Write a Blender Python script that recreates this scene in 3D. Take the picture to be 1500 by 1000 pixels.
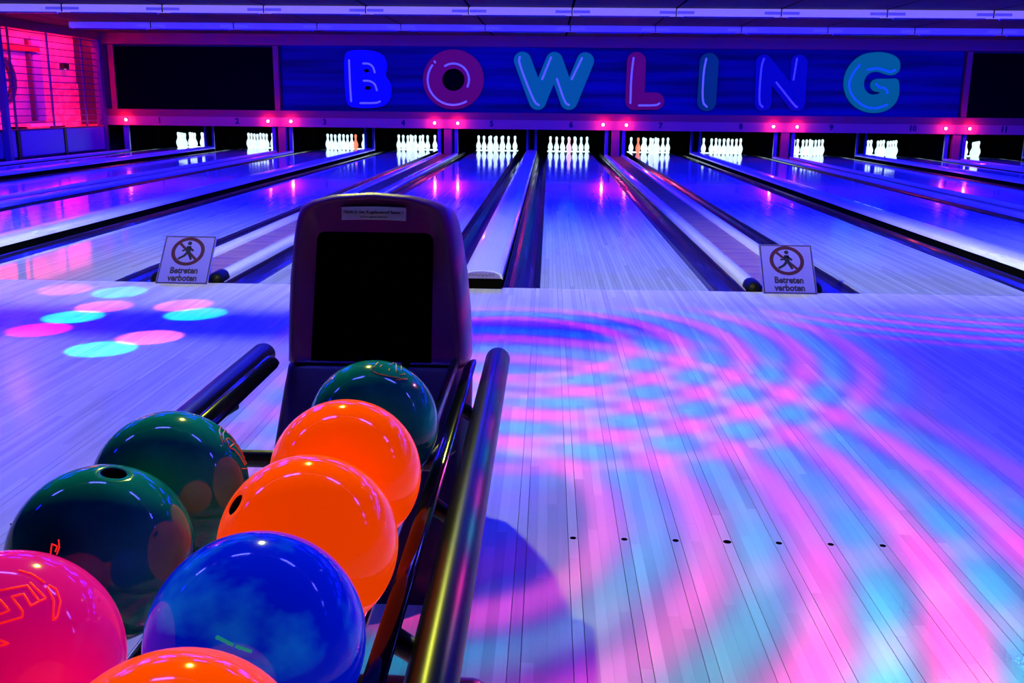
import bpy, bmesh, math, random
import numpy as np
from mathutils import Vector, Matrix
random.seed(7)
scene = bpy.context.scene
C = scene.collection
for o in list(bpy.data.objects): bpy.data.objects.remove(o)

# ---------------------------------------------------------------- camera
F_PX, PITCH, YAW, ROLL = 1446.6, 0.2348, 0.0346, 0.0103
CAM = np.array([-0.4946, -6.1713, 1.1265])
FW = np.array([-math.sin(YAW)*math.cos(PITCH), math.cos(YAW)*math.cos(PITCH), -math.sin(PITCH)])
RT = np.array([math.cos(YAW), math.sin(YAW), 0.0]); UP = np.cross(RT, FW)
RT, UP = math.cos(ROLL)*RT + math.sin(ROLL)*UP, -math.sin(ROLL)*RT + math.cos(ROLL)*UP
cam_data = bpy.data.cameras.new('camera'); cam = bpy.data.objects.new('camera', cam_data); C.objects.link(cam)
cam_data.sensor_width = 36; cam_data.lens = F_PX/1500*36; cam_data.clip_start = 0.02; cam_data.clip_end = 100
cam.matrix_world = Matrix(((RT[0], UP[0], -FW[0], CAM[0]), (RT[1], UP[1], -FW[1], CAM[1]), (RT[2], UP[2], -FW[2], CAM[2]), (0, 0, 0, 1)))
scene.camera = cam
def ray(px, py): return FW + RT*(px-750)/F_PX - UP*(py-500)/F_PX
def on_plane(px, py, axis, v):
    d = ray(px, py); return CAM + d*((v-CAM[axis])/d[axis])

# ---------------------------------------------------------------- world, exposure
w = bpy.data.worlds.new('world'); scene.world = w; w.use_nodes = True
w.node_tree.nodes['Background'].inputs[0].default_value = (0, 0, 0, 1)
w.node_tree.nodes['Background'].inputs[1].default_value = 0
vs = scene.view_settings
vs.view_transform = 'Standard'; vs.look = 'None'; vs.gamma = 1; vs.use_curve_mapping = False; vs.exposure = 0.0

# ---------------------------------------------------------------- lights
ROWS = [-3.9 + 3.5*k for k in range(6)]          # ceiling light rows across the hall
def area_light(name, loc, size, size_y, power, col, rot=(0, 0, 0), spread=math.pi):
    d = bpy.data.lights.new(name, 'AREA'); d.shape = 'RECTANGLE'; d.size = size; d.size_y = size_y
    d.energy = power; d.color = col; d.spread = spread
    o = bpy.data.objects.new(name, d); o.location = loc; o.rotation_euler = rot; C.objects.link(o); return o
UV = (0.003, 0.006, 1.0)                          # blacklight blue
for k, y in enumerate(ROWS):
    if k < 2:                                    # single tubes near the camera
        for x in (-4.7, -3.15, -1.55, -0.1, 1.5, 3.1, 4.7): area_light('blacklight_tube', (x, y, 2.485), 0.55, 0.05, (11, 15)[k], UV)
    elif k < 4:
        for j in range(13): area_light('blacklight_tube', (-9.1+1.62*j, y, 2.485), 0.9, 0.06, (105, 130)[k-2], UV)
    else:
        area_light('blacklight_row', (0.8, y, 2.485), 21.5, 0.10, [0, 0, 900, 1700, 2300, 2300][k], UV, (math.radians([0, 0, 0, 0, 12, 30][k]), 0, 0))


class NB:                                        # small helper for math nodes
    def __init__(s, nt): s.nt = nt
    def val(s, sock, v):
        if isinstance(v, (int, float)): sock.default_value = v
        else: s.nt.links.new(v, sock)
    def m(s, op, a, b=0.0, c=0.0, clamp=False):
        n = s.nt.nodes.new('ShaderNodeMath'); n.operation = op; n.use_clamp = clamp
        s.val(n.inputs[0], a); s.val(n.inputs[1], b); s.val(n.inputs[2], c); return n.outputs[0]
    def step(s, x, a, b):                        # smooth ramp from 0 at a to 1 at b
        n = s.nt.nodes.new('ShaderNodeMapRange'); n.interpolation_type = 'SMOOTHSTEP'
        s.val(n.inputs[0], x); n.inputs[1].default_value = a; n.inputs[2].default_value = b
        n.inputs[3].default_value = 0; n.inputs[4].default_value = 1; return n.outputs[0]
def beam_light(name, loc, energy, radius):
    """point lamp whose beam is shaped by nodes; returns node builder, floor x, floor y, cos(angle to nadir), emission node"""
    d = bpy.data.lights.new(name, 'POINT'); d.energy = energy; d.shadow_soft_size = radius; d.use_nodes = True
    o = bpy.data.objects.new(name, d); o.location = loc; C.objects.link(o)
    nt = d.node_tree; em = nt.nodes['Emission']; nb = NB(nt)
    g = nt.nodes.new('ShaderNodeNewGeometry'); sp = nt.nodes.new('ShaderNodeSeparateXYZ'); nt.links.new(g.outputs['Incoming'], sp.inputs[0])
    dx, dy, dz = sp.outputs
    down = nb.m('MAXIMUM', nb.m('MULTIPLY', dz, -1.0), 0.02)
    t = nb.m('DIVIDE', loc[2], down)
    fx = nb.m('ADD', nb.m('MULTIPLY', dx, t), loc[0]); fy = nb.m('ADD', nb.m('MULTIPLY', dy, t), loc[1])
    return nb, fx, fy, down, em
def radial(nb, fx, fy, cx, cy, sx, sy):
    a = nb.m('DIVIDE', nb.m('SUBTRACT', fx, cx), sx); b = nb.m('DIVIDE', nb.m('SUBTRACT', fy, cy), sy)
    return nb.m('SQRT', nb.m('ADD', nb.m('MULTIPLY', a, a), nb.m('MULTIPLY', b, b)))
# warm flood lamp above the approach, wide asymmetric wash
KEY = (-1.4, -2.2, 2.55)
nb, fx, fy, down, em = beam_light('approach_flood', KEY, 78, 0.03)
rr = radial(nb, fx, fy, -0.9, -1.6, 1.35, 1.0)
fade = nb.m('SUBTRACT', 1.0, nb.step(rr, 3.5, 8.0))
comp = nb.m('DIVIDE', 1.0, nb.m('MAXIMUM', nb.m('POWER', down, 2.8), 0.01))
em.inputs['Color'].default_value = (0.92, 1.0, 0.08, 1)
side = nb.m('SUBTRACT', 1.0, nb.m('MULTIPLY', nb.step(fx, -0.4, 1.6), nb.m('MULTIPLY', nb.m('SUBTRACT', 1.0, nb.step(fy, -1.2, 0.2)), 0.82)))
boost = nb.m('MULTIPLY', nb.m('ADD', 1.0, nb.m('MULTIPLY', nb.step(fy, -1.5, 0.3), 1.6)), nb.m('SUBTRACT', 1.0, nb.step(fy, 0.8, 8.0)))
nb.nt.links.new(nb.m('MULTIPLY', nb.m('MULTIPLY', nb.m('MULTIPLY', fade, side), comp), boost), em.inputs['Strength'])
# party projector: nested pink and cyan rings thrown on the approach
PROJ = (1.6, -1.4, 2.5)
RINGS = [  # centre x, y, scale x, y, first radius, last radius, period, strength
    (-0.74, -3.56, 1.0, 1.42, 0.42, 2.0, 0.275, 1.0),
    (-0.68, -1.52, 1.0, 1.02, 0.58, 2.0, 0.27, 1.0),
    (2.35, 0.15, 1.25, 1.0, 0.85, 1.9, 0.20, 0.9),
    (1.10, -5.30, 1.25, 1.0, 0.55, 2.3, 0.36, 0.22)]
for hue, (col, ph) in enumerate((((1.0, 0.05, 0.30, 1), 0.0), ((0.0, 0.62, 0.62, 1), 0.45))):
    nb, fx, fy, down, em = beam_light('ring_projector', (PROJ[0], PROJ[1], PROJ[2]), (240, 130)[hue], 0.012)
    tot = 0.0
    for (cx, cy, sx, sy, r0, r1, per, st) in RINGS:
        r = radial(nb, fx, fy, cx, cy, sx, sy)
        u = nb.m('MULTIPLY', nb.m('SUBTRACT', nb.m('DIVIDE', nb.m('SUBTRACT', r, r0), per), ph), 2*math.pi)
        wv = nb.m('POWER', nb.m('ADD', nb.m('MULTIPLY', nb.m('COSINE', u), 0.5), 0.5), 2.3)
        env = nb.m('MULTIPLY', nb.step(r, r0-per*0.42, r0-per*0.05), nb.m('SUBTRACT', 1.0, nb.step(r, r1*0.7, r1)))
        tot = nb.m('ADD', tot, nb.m('MULTIPLY', nb.m('MULTIPLY', wv, env), st))
    lim = nb.m('MULTIPLY', nb.step(fx, -2.0, -0.9), nb.m('SUBTRACT', 1.0, nb.step(fy, -0.8, -0.45)))
    comp = nb.m('DIVIDE', 1.0, nb.m('MAXIMUM', nb.m('POWER', down, 3.0), 0.05))
    em.inputs['Color'].default_value = col
    nb.nt.links.new(nb.m('MULTIPLY', nb.m('MULTIPLY', tot, lim), comp), em.inputs['Strength'])
# small multi-beam lamp throwing round colour dots on the left part of the approach
DOTS = [((95, 424), 'p'), ((175, 428), 'c'), ((152, 449), 'p'), ((268, 447), 'p'), ((107, 464), 'c'), ((286, 460), 'c'), ((57, 483), 'm'), ((218, 494), 'p'), ((148, 511), 'c')]
BEAM = Vector((-2.9, -1.85, 2.05))
for (q, kind) in DOTS:
    g = on_plane(q[0], q[1], 2, 0.0); tgt = Vector(g); dv = tgt - BEAM
    d = bpy.data.lights.new('colour_beam', 'SPOT'); d.shadow_soft_size = 0.012; d.spot_blend = 0.25
    d.spot_size = 2*math.atan(0.165/dv.length); d.energy = {'p': 380, 'c': 380, 'm': 350}[kind]
    d.color = {'p': (1.0, 0.16, 0.22), 'c': (0.0, 1.0, 0.75), 'm': (1.0, 0.0, 0.45)}[kind]
    o = bpy.data.objects.new('colour_beam', d); o.location = BEAM; o.rotation_euler = dv.to_track_quat('-Z', 'Y').to_euler(); C.objects.link(o)

# ---------------------------------------------------------------- materials
MATS = {}
def mat(name, col, rough=0.5, metal=0.0, spec=0.5, emit=None, es=0.0, coat=0.0, noise=None, bump=None):
    if name in MATS: return MATS[name]
    m = bpy.data.materials.new(name); m.use_nodes = True; nt = m.node_tree; b = nt.nodes['Principled BSDF']
    b.inputs['Base Color'].default_value = (*col, 1); b.inputs['Roughness'].default_value = rough
    b.inputs['Metallic'].default_value = metal; b.inputs['Specular IOR Level'].default_value = spec
    b.inputs['Coat Weight'].default_value = coat; b.inputs['Coat Roughness'].default_value = 0.05
    if emit: b.inputs['Emission Color'].default_value = (*emit, 1); b.inputs['Emission Strength'].default_value = es
    if noise:                                    # (second colour, scale vector, detail, lo, hi)
        c2, sc, det, lo, hi = noise
        g = nt.nodes.new('ShaderNodeTexCoord'); mp = nt.nodes.new('ShaderNodeMapping'); mp.inputs['Scale'].default_value = sc
        n = nt.nodes.new('ShaderNodeTexNoise'); n.inputs['Scale'].default_value = 1; n.inputs['Detail'].default_value = det
        rp = nt.nodes.new('ShaderNodeValToRGB'); rp.color_ramp.elements[0].position = lo; rp.color_ramp.elements[1].position = hi
        rp.color_ramp.elements[0].color = (*col, 1); rp.color_ramp.elements[1].color = (*c2, 1)
        nt.links.new(g.outputs['Object'], mp.inputs[0]); nt.links.new(mp.outputs[0], n.inputs['Vector'])
        nt.links.new(n.outputs[0], rp.inputs[0]); nt.links.new(rp.outputs[0], b.inputs['Base Color'])
    if bump:
        n = nt.nodes.new('ShaderNodeTexNoise'); n.inputs['Scale'].default_value = bump[0]
        bp = nt.nodes.new('ShaderNodeBump'); bp.inputs['Strength'].default_value = bump[1]; bp.inputs['Distance'].default_value = 0.002
        nt.links.new(n.outputs[0], bp.inputs['Height']); nt.links.new(bp.outputs[0], b.inputs['Normal'])
    MATS[name] = m; return m
BW = 1.0668/39                                   # width of one maple board
def board_mat(name, dark, light, rough, coat, cr=0.03, seg=1.15, contrast=1.0, lines=False):
    m = bpy.data.materials.new(name); m.use_nodes = True; nt = m.node_tree; b = nt.nodes['Principled BSDF']; nb = NB(nt)
    g = nt.nodes.new('ShaderNodeNewGeometry'); sp = nt.nodes.new('ShaderNodeSeparateXYZ'); nt.links.new(g.outputs['Position'], sp.inputs[0])
    x, y, z = sp.outputs
    bx_ = nb.m('DIVIDE', nb.m('ADD', x, BW/2), BW); idx = nb.m('FLOOR', bx_)
    w1 = nt.nodes.new('ShaderNodeTexWhiteNoise'); w1.noise_dimensions = '1D'; nt.links.new(idx, w1.inputs['W'])
    sy = nb.m('FLOOR', nb.m('ADD', nb.m('DIVIDE', y, seg), nb.m('MULTIPLY', w1.outputs[0], 7.0)))
    w2 = nt.nodes.new('ShaderNodeTexWhiteNoise'); w2.noise_dimensions = '2D'
    cb = nt.nodes.new('ShaderNodeCombineXYZ'); nt.links.new(idx, cb.inputs[0]); nt.links.new(sy, cb.inputs[1]); nt.links.new(cb.outputs[0], w2.inputs['Vector'])
    mp = nt.nodes.new('ShaderNodeMapping'); mp.inputs['Scale'].default_value = (55, 2.2, 1); nt.links.new(g.outputs['Position'], mp.inputs[0])
    n = nt.nodes.new('ShaderNodeTexNoise'); n.inputs['Scale'].default_value = 1; n.inputs['Detail'].default_value = 3; nt.links.new(mp.outputs[0], n.inputs['Vector'])
    n2 = nt.nodes.new('ShaderNodeTexNoise'); n2.inputs['Scale'].default_value = 1.1; n2.inputs['Detail'].default_value = 4; nt.links.new(g.outputs['Position'], n2.inputs['Vector'])
    f = nb.m('ADD', nb.m('ADD', nb.m('MULTIPLY', w2.outputs[0], 0.55*contrast), nb.m('MULTIPLY', n.outputs[0], 0.35)), nb.m('MULTIPLY', n2.outputs[0], 0.25), clamp=True)
    mx = nt.nodes.new('ShaderNodeMix'); mx.data_type = 'RGBA'; nt.links.new(f, mx.inputs[0])
    mx.inputs[6].default_value = (*dark, 1); mx.inputs[7].default_value = (*light, 1)
    out = mx.outputs[2]
    if lines:
        fr = nb.m('FRACT', bx_); ed = nb.m('MINIMUM', fr, nb.m('SUBTRACT', 1.0, fr)); ln = nb.step(ed, 0.02, 0.09)
        k = nb.m('ADD', nb.m('MULTIPLY', ln, 0.35), 0.65)
        m2 = nt.nodes.new('ShaderNodeMix'); m2.data_type = 'RGBA'; m2.blend_type = 'MULTIPLY'; m2.inputs[0].default_value = 1
        cc = nt.nodes.new('ShaderNodeCombineColor'); [nt.links.new(k, cc.inputs[i]) for i in range(3)]
        nt.links.new(out, m2.inputs[6]); nt.links.new(cc.outputs[0], m2.inputs[7]); out = m2.outputs[2]
    nt.links.new(out, b.inputs['Base Color'])
    b.inputs['Roughness'].default_value = rough; b.inputs['Coat Weight'].default_value = coat; b.inputs['Coat Roughness'].default_value = cr
    MATS[name] = m; return m
M_APP = board_mat('approach_maple', (0.40, 0.36, 0.36), (0.80, 0.76, 0.72), 0.36, 0.12, cr=0.16)
M_LANE = board_mat('lane_maple', (0.38, 0.42, 0.44), (0.72, 0.80, 0.84), 0.08, 0.25, seg=2.2, lines=True)
M_BLACK = mat('black_plastic', (0.006, 0.006, 0.008), 0.35)
M_MATTE = mat('matte_black', (0.002, 0.002, 0.003), 0.9, spec=0.0)
M_RUBBER = mat('black_rubber', (0.003, 0.003, 0.003), 0.32, spec=0.13)
M_FOAM = mat('black_foam', (0.003, 0.003, 0.003), 0.5, spec=0.15)
M_GUT = mat('gutter_black', (0.010, 0.008, 0.014), 0.2, coat=0.2)
M_WHITE = mat('white_capping', (0.72, 0.74, 0.80), 0.25, coat=0.4)
M_PIN = mat('fluorescent_white', (0.85, 0.88, 0.9), 0.3, emit=(0.72, 0.95, 1.0), es=1.15)  # constant emission stands in for pins fluorescing under the blacklights
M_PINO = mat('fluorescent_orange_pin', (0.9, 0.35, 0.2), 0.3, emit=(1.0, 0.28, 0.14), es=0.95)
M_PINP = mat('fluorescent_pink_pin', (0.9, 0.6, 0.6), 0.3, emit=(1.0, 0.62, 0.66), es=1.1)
M_TRIM = mat('magenta_trim', (0.60, 0.03, 0.035), 0.45, noise=((0.45, 0.03, 0.06), (3, 3, 9), 3, 0.35, 0.7))
M_STRIP = mat('lilac_strip', (0.85, 0.15, 0.14), 0.4)
M_MURAL = mat('mural_blue', (0.002, 0.002, 0.035), 0.5, spec=0.2, noise=((0.004, 0.006, 0.17), (0.25, 1, 5.5), 5, 0.36, 0.72))
M_DIG = mat('dark_digit', (0.01, 0.0, 0.02), 0.6)
M_WOOD = mat('brown_infill', (0.20, 0.08, 0.012), 0.5, noise=((0.42, 0.24, 0.02), (2.0, 9, 1), 4, 0.35, 0.7))
M_CEIL = mat('ceiling_brown', (0.06, 0.035, 0.004), 0.7, noise=((0.14, 0.09, 0.006), (2.5, 0.3, 1), 3, 0.35, 0.7))
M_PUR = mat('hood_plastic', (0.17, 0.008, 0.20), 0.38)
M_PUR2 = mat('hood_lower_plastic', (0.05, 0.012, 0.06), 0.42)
M_CHROME = mat('dark_gloss_rail', (0.004, 0.005, 0.010), 0.14, spec=0.5)
M_STEEL = mat('polished_steel', (0.35, 0.38, 0.45), 0.15, metal=1.0)
M_DARKWALL = mat('dark_wall', (0.03, 0.02, 0.05), 0.8)
M_FIX = mat('trunking_white_glow', (0.8, 0.78, 0.85), 0.45, emit=(0.36, 0.25, 1.0), es=0.52)  # lilac emission imitates light falling on the white housings
M_FIXB = mat('trunking_white_glow_rear', (0.8, 0.78, 0.85), 0.45, emit=(0.10, 0.05, 1.0), es=0.36)  # rear copy, bluer emission imitating the dimmer light there
M_TUBE = mat('white_tube', (0.9, 0.9, 0.9), 0.4, emit=(0.80, 0.85, 1.0), es=10)

# ---------------------------------------------------------------- mesh helpers
class MB:
    def __init__(s): s.v = []; s.f = []; s.sm = []
    def add(s, vs, fs, smooth=False):
        k = len(s.v); s.v += [tuple(map(float, q)) for q in vs]; s.f += [tuple(i+k for i in f) for f in fs]; s.sm += [smooth]*len(fs); return s
    def box(s, x0, x1, y0, y1, z0, z1):
        return s.add([(x0, y0, z0), (x1, y0, z0), (x1, y1, z0), (x0, y1, z0), (x0, y0, z1), (x1, y0, z1), (x1, y1, z1), (x0, y1, z1)],
                     [(3, 2, 1, 0), (4, 5, 6, 7), (0, 1, 5, 4), (1, 2, 6, 5), (2, 3, 7, 6), (3, 0, 4, 7)])
    def rings(s, rs, cap0=True, cap1=True, smooth=True):
        n = len(rs[0]); k = len(s.v); fs = []
        for r in rs: s.v += [tuple(map(float, q)) for q in r]
        for i in range(len(rs)-1):
            for j in range(n):
                a = k+i*n+j; b = k+i*n+(j+1) % n; s.f.append((a, b, b+n, a+n)); s.sm.append(smooth)
        if cap0: s.f.append(tuple(k+j for j in reversed(range(n)))); s.sm.append(False)
        if cap1: s.f.append(tuple(k+(len(rs)-1)*n+j for j in range(n))); s.sm.append(False)
        return s
    def tube(s, pts, r, n=14, round_ends=False):
        pts = [Vector(q) for q in pts]; rs = []
        prev = None
        def ring(c, t, rad):
            nonlocal prev
            u = prev if prev is not None else (Vector((0, 0, 1)) if abs(t.z) < 0.9 else Vector((1, 0, 0)))
            u = (u - t*u.dot(t)).normalized(); prev = u; v = t.cross(u)
            return [c + (u*math.cos(2*math.pi*j/n) + v*math.sin(2*math.pi*j/n))*rad for j in range(n)]
        ts = []
        for i in range(len(pts)):
            a = pts[max(i-1, 0)]; b = pts[min(i+1, len(pts)-1)]; ts.append((b-a).normalized())
        if round_ends:
            for k in range(4):
                a = math.pi/2*(1-k/4.0); rs.append(ring(pts[0]-ts[0]*r*math.sin(a), ts[0], max(r*math.cos(a), r*0.02)))
        for q, t in zip(pts, ts): rs.append(ring(q, t, r))
        if round_ends:
            for k in range(1, 5):
                a = math.pi/2*k/4.0; rs.append(ring(pts[-1]+ts[-1]*r*math.sin(a), ts[-1], max(r*math.cos(a), r*0.02)))
        return s.rings(rs)
    def lathe(s, prof, c=(0, 0, 0), n=24, M=None, caps=(True, True)):
        rs = []
        for (r, z) in prof:
            ring = []
            for j in range(n):
                q = Vector((r*math.cos(2*math.pi*j/n), r*math.sin(2*math.pi*j/n), z))
                if M: q = M @ q
                ring.append((q.x+c[0], q.y+c[1], q.z+c[2]))
            rs.append(ring)
        return s.rings(rs, *caps)
    def mesh(s, name):
        me = bpy.data.meshes.new(name); me.from_pydata(s.v, [], s.f); me.polygons.foreach_set('use_smooth', s.sm); me.update(); return me
    def build(s, name, m, parent=None, bevel=0.0):
        o = bpy.data.objects.new(name, s.mesh(name)); C.objects.link(o); o.data.materials.append(m)
        if parent: o.parent = parent
        if bevel:
            b = o.modifiers.new('bevel', 'BEVEL'); b.width = bevel; b.segments = 2; b.limit_method = 'ANGLE'
        return o
def tag(o, label=None, cat=None, group=None, kind=None):
    if label: o['label'] = label
    if cat: o['category'] = cat
    if group: o['group'] = group
    if kind: o['kind'] = kind
    return o
def empty(name, label, cat, group=None, loc=(0, 0, 0)):
    o = bpy.data.objects.new(name, None); o.location = loc; o.empty_display_size = 0.1; C.objects.link(o); return tag(o, label, cat, group)
def struct(o): o['kind'] = 'structure'; return o
def from_curve(cu, name, m, parent, mw=None):
    """turn a text or curve datablock into a plain mesh object"""
    t = bpy.data.objects.new('tmp', cu); C.objects.link(t); dg = bpy.context.evaluated_depsgraph_get(); dg.update()
    me = bpy.data.meshes.new_from_object(t.evaluated_get(dg)); bpy.data.objects.remove(t)
    if mw is not None: me.transform(mw)
    me.materials.clear(); me.materials.append(m); o = bpy.data.objects.new(name, me); C.objects.link(o); o.parent = parent; return o
def text(body, size, name, m, parent, mw, bold=0.0, shear=0.0, ext=0.001, sx=1.0):
    cu = bpy.data.curves.new(name, 'FONT'); cu.body = body; cu.size = size; cu.align_x = 'CENTER'; cu.align_y = 'CENTER'
    cu.extrude = ext; cu.offset = bold; cu.shear = shear; cu.resolution_u = 3
    return from_curve(cu, name, m, parent, mw @ Matrix.Diagonal((sx, 1, 1, 1)))
FACE = Matrix.Rotation(math.pi/2, 4, 'X')        # text that stands upright and faces the approach
def smooth_poly(p, it=3):
    for _ in range(it):
        q = []
        for i in range(len(p)):
            a = p[i]; b = p[(i+1) % len(p)]
            q += [(a[0]*.75+b[0]*.25, a[1]*.75+b[1]*.25), (a[0]*.25+b[0]*.75, a[1]*.25+b[1]*.75)]
        p = q
    return p

# ---------------------------------------------------------------- lane grid
W = 0.5334; P56, PP = 1.802, 3.818
LX = {}
NUM = ['zero', 'one', 'two', 'three', 'four', 'five', 'six', 'seven', 'eight', 'nine', 'ten', 'eleven', 'twelve', 'thirteen']
for n in range(1, 13):
    pair = (n-1)//2 - 2                          # pair 0 is lanes 5 and 6
    LX[n] = pair*PP + (-P56 if n % 2 else 0.0)
GW = 0.236; YMASK = 16.8; YEND = 19.35; ZC = 2.62; XL, XR = -10.7, 13.0
G45 = PP - P56 - 2*W                             # gap between two pairs
G56 = P56 - 2*W                                  # gap inside a pair

# ---------------------------------------------------------------- floor
fl = MB().box(XL, XR, -9.0, -0.006, -0.14, -0.022).build('floor', M_MATTE); struct(fl)
base = MB().box(-13.2, XR+0.3, -0.006, 21.0, -0.30, -0.16).build('floor', M_MATTE); struct(base)
i0, i1 = int(math.floor(XL/BW))+2, int(math.floor(XR/BW))-1
rest = MB(); near = []
def board_box(i, y0, y1):
    hw = BW/2 - (0.0009 if i % 5 == 0 else (0.0003 if i % 5 in (1, 4) else 0.00012))
    off = 0.0003 if i % 5 == 1 else (-0.0003 if i % 5 == 4 else 0)
    return (-hw+off, hw+off, y0, y1, -0.0215, 0.0)
cache = {}
for i in range(i0, i1+1):
    x = i*BW
    if -2.35 < x < 2.55:
        if -1.05 < x < 2.05: c = random.choice((-3.6, -3.1, -2.7, -2.2, -1.8, -1.4)); segs = [(-9.0, c-0.0002), (c+0.0002, -0.006)]
        else: segs = [(-9.0, -0.006)]
        for (a, b) in segs:
            key = (i % 5, a, b)
            if key not in cache: cache[key] = MB().box(*board_box(i, a, b)).mesh('board'); cache[key].materials.append(M_APP)
            o = bpy.data.objects.new('board', cache[key]); o.location = (x, 0, 0); C.objects.link(o); o.parent = fl; near.append(o)
    else:
        q = board_box(i, -9.0, -0.006); rest.box(q[0]+x, q[1]+x, *q[2:])
o = rest.build('boards', M_APP, fl); o['kind'] = 'stuff'
strip = MB().box(XL, XR, -0.006, 0.0, -0.14, -0.001).build('foul_line', M_MATTE, fl)
for ln in (5, 6, 7):
    for k in range(-3, 4):
        r = 0.011 if k == 0 else 0.0085
        MB().lathe([(r, -0.002), (r, 0.0006)], (LX[ln]+k*5*BW, -3.714, 0), 14).build('approach_dot', M_MATTE, fl)

# ---------------------------------------------------------------- lanes
def gutter_mesh(x0, x1):
    mb = MB(); n = 10; xc = (x0+x1)/2; hw = (x1-x0)/2; prof = [(xc-hw, -0.004)]
    for j in range(n+1):
        a = math.pi*j/n; prof.append((xc-hw*0.96*math.cos(a), -0.012-0.075*math.sin(a)))
    prof.append((xc+hw, -0.004)); prof += [(xc+hw, -0.13), (xc-hw, -0.13)]
    vs = [(x, y, z) for y in (0.0, YEND) for (x, z) in prof]; m = len(prof)
    fs = [(j, j+1, m+j+1, m+j) for j in range(m-1)] + [(m-1, 0, m, 2*m-1), tuple(range(m)), tuple(reversed(range(m, 2*m)))]
    return mb.add(vs, fs)
arrow = None
for n in range(1, 13):
    t = empty('bowling_lane', 'long glossy maple bowling lane that ends under mask number %s' % NUM[n], 'lane', 'bowling lanes', (LX[n], 0, 0))
    MB().box(-W, W, 0, YEND, -0.13, 0).build('lane_bed', M_LANE, t)
    for s in (-1, 1):
        a, b = sorted((s*(W+0.0006), s*(W+GW))); gutter_mesh(a, b).build('gutter', M_GUT, t)
    MB().box(-W, W, YEND-0.05, YEND, -0.01, 0.018).build('tail_strip', M_PIN, t)  # borrows the pins' glow to imitate light falling on the strip
    for k in range(-3, 4):
        x = k*5*BW; y = 4.95-0.29*abs(k)
        MB().add([(x-0.012, y-0.09, .0008), (x+0.012, y-0.09, .0008), (x, y+0.08, .0008), (x-0.012, y-0.09, -.01), (x+0.012, y-0.09, -.01), (x, y+0.08, -.01)],
                 [(0, 1, 2), (5, 4, 3), (0, 3, 4, 1), (1, 4, 5, 2), (2, 5, 3, 0)]).build('aiming_arrow', M_BLACK, t)

ORD = ['first', 'second', 'third', 'fourth', 'fifth', 'sixth', 'seventh', 'eighth', 'ninth', 'tenth', 'eleventh', 'twelfth', 'thirteenth', 'fourteenth', 'fifteenth']
# rounded ball track covers inside each pair
hc = (G56 - 2*GW)/2
for k in range(6):
    n = 2*k+1; xc = (LX[n]+LX[n+1])/2
    t = empty('ball_track_cover', 'white crowned ball track cover on black base between lanes %s and %s' % (NUM[n], NUM[n+1]), 'track cover', 'ball track covers', (xc, 0, 0))
    MB().box(-hc+.004, hc-.004, -0.05, YMASK+0.6, -0.15, 0.062).build('base', M_MATTE, t, 0.004)
    prof = [(-hc, 0.055)]
    for j in range(13):
        a = math.pi*j/12; prof.append((-hc*math.cos(a), 0.062+0.052*math.sin(a)**0.75))
    prof += [(hc, 0.055)]
    m = len(prof)
    mb = MB(); mb.add([(x, y, z) for y in (-0.03, YMASK+0.6) for (x, z) in prof], [(j, j+1, m+j+1, m+j) for j in range(m-1)] + [(m-1, 0, m, 2*m-1), tuple(range(m)), tuple(reversed(range(m, 2*m)))])
    mb.build('crowned_cover', M_WHITE, t)
    pl = [(x*0.9, -0.056, 0.066+(z-0.062)*0.82) for (x, z) in prof[1:-1]]; q = len(pl)
    mb = MB(); mb.add(pl + [(x, -0.03, z) for (x, y, z) in pl], [tuple(range(q)), tuple(reversed(range(q, 2*q)))] + [(j, q+j, q+(j+1) % q, (j+1) % q) for j in range(q)])
    pm = mat('end_plate_lilac', (0.20, 0.15, 0.70), 0.5)
    mb.build('end_plate', pm, t)
    MB().box(-hc*0.62, hc*0.62, -0.0575, -0.055, 0.080, 0.096).build('print_band', mat('end_plate_print', (0.07, 0.06, 0.30), 0.6, noise=((0.20, 0.15, 0.70), (160, 1, 90), 2, 0.45, 0.55)), t)
# wide dividers between pairs
gi = G45 - 2*GW
for k in range(5):
    n = 2*k+2; xc = (LX[n]+LX[n+1])/2
    t = empty('lane_divider', 'wide divider with two white rails and brown wood infill between lanes %s and %s' % (NUM[n], NUM[n+1]), 'divider', 'pair dividers', (xc, 0, 0))
    MB().box(-gi/2+.09, gi/2-.09, 0.02, YMASK+0.05, -0.13, 0.012).build('wood_infill', M_WOOD, t)
    for s in (-1, 1):
        xr = s*(gi/2-0.05); prof = [(-0.05, -0.13), (-0.05, 0.02)] + [(-0.05*math.cos(math.pi*j/8), 0.02+0.035*math.sin(math.pi*j/8)) for j in range(1, 8)] + [(0.05, 0.02), (0.05, -0.13)]
        m = len(prof); mb = MB()
        mb.add([(xr+x, y, z) for y in (0.05, YMASK+0.05) for (x, z) in prof], [(j, j+1, m+j+1, m+j) for j in range(m-1)] + [(m-1, 0, m, 2*m-1), tuple(range(m)), tuple(reversed(range(m, 2*m)))])
        mb.build('white_rail', M_WHITE, t)
        MB().tube([(xr, 0.045, 0.012), (xr, 0.15, 0.014)], 0.052, 16, True).build('foam_end_cap', M_FOAM, t)
# outer edge of the first lane: kerb up to the side panels
x0 = LX[1]-W-GW
t = empty('edge_cover', 'dark blue kerb beside the side panels left of lane one', 'kerb')
MB().box(XL, x0-.09, 0, YMASK, -0.13, 0.012).build('kerb_top', mat('kerb_grey', (0.25, 0.24, 0.3), 0.25), t)
MB().box(x0-.09, x0, 0, YMASK, -0.13, 0.045).build('white_rail', M_WHITE, t, 0.02)
x1 = LX[12]+W+GW
t = empty('edge_cover', 'pale kerb along the far right beyond lane twelve', 'kerb')
MB().box(x1, XR, 0, YMASK, -0.13, 0.03).build('kerb_top', MATS['kerb_grey'], t)

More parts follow.
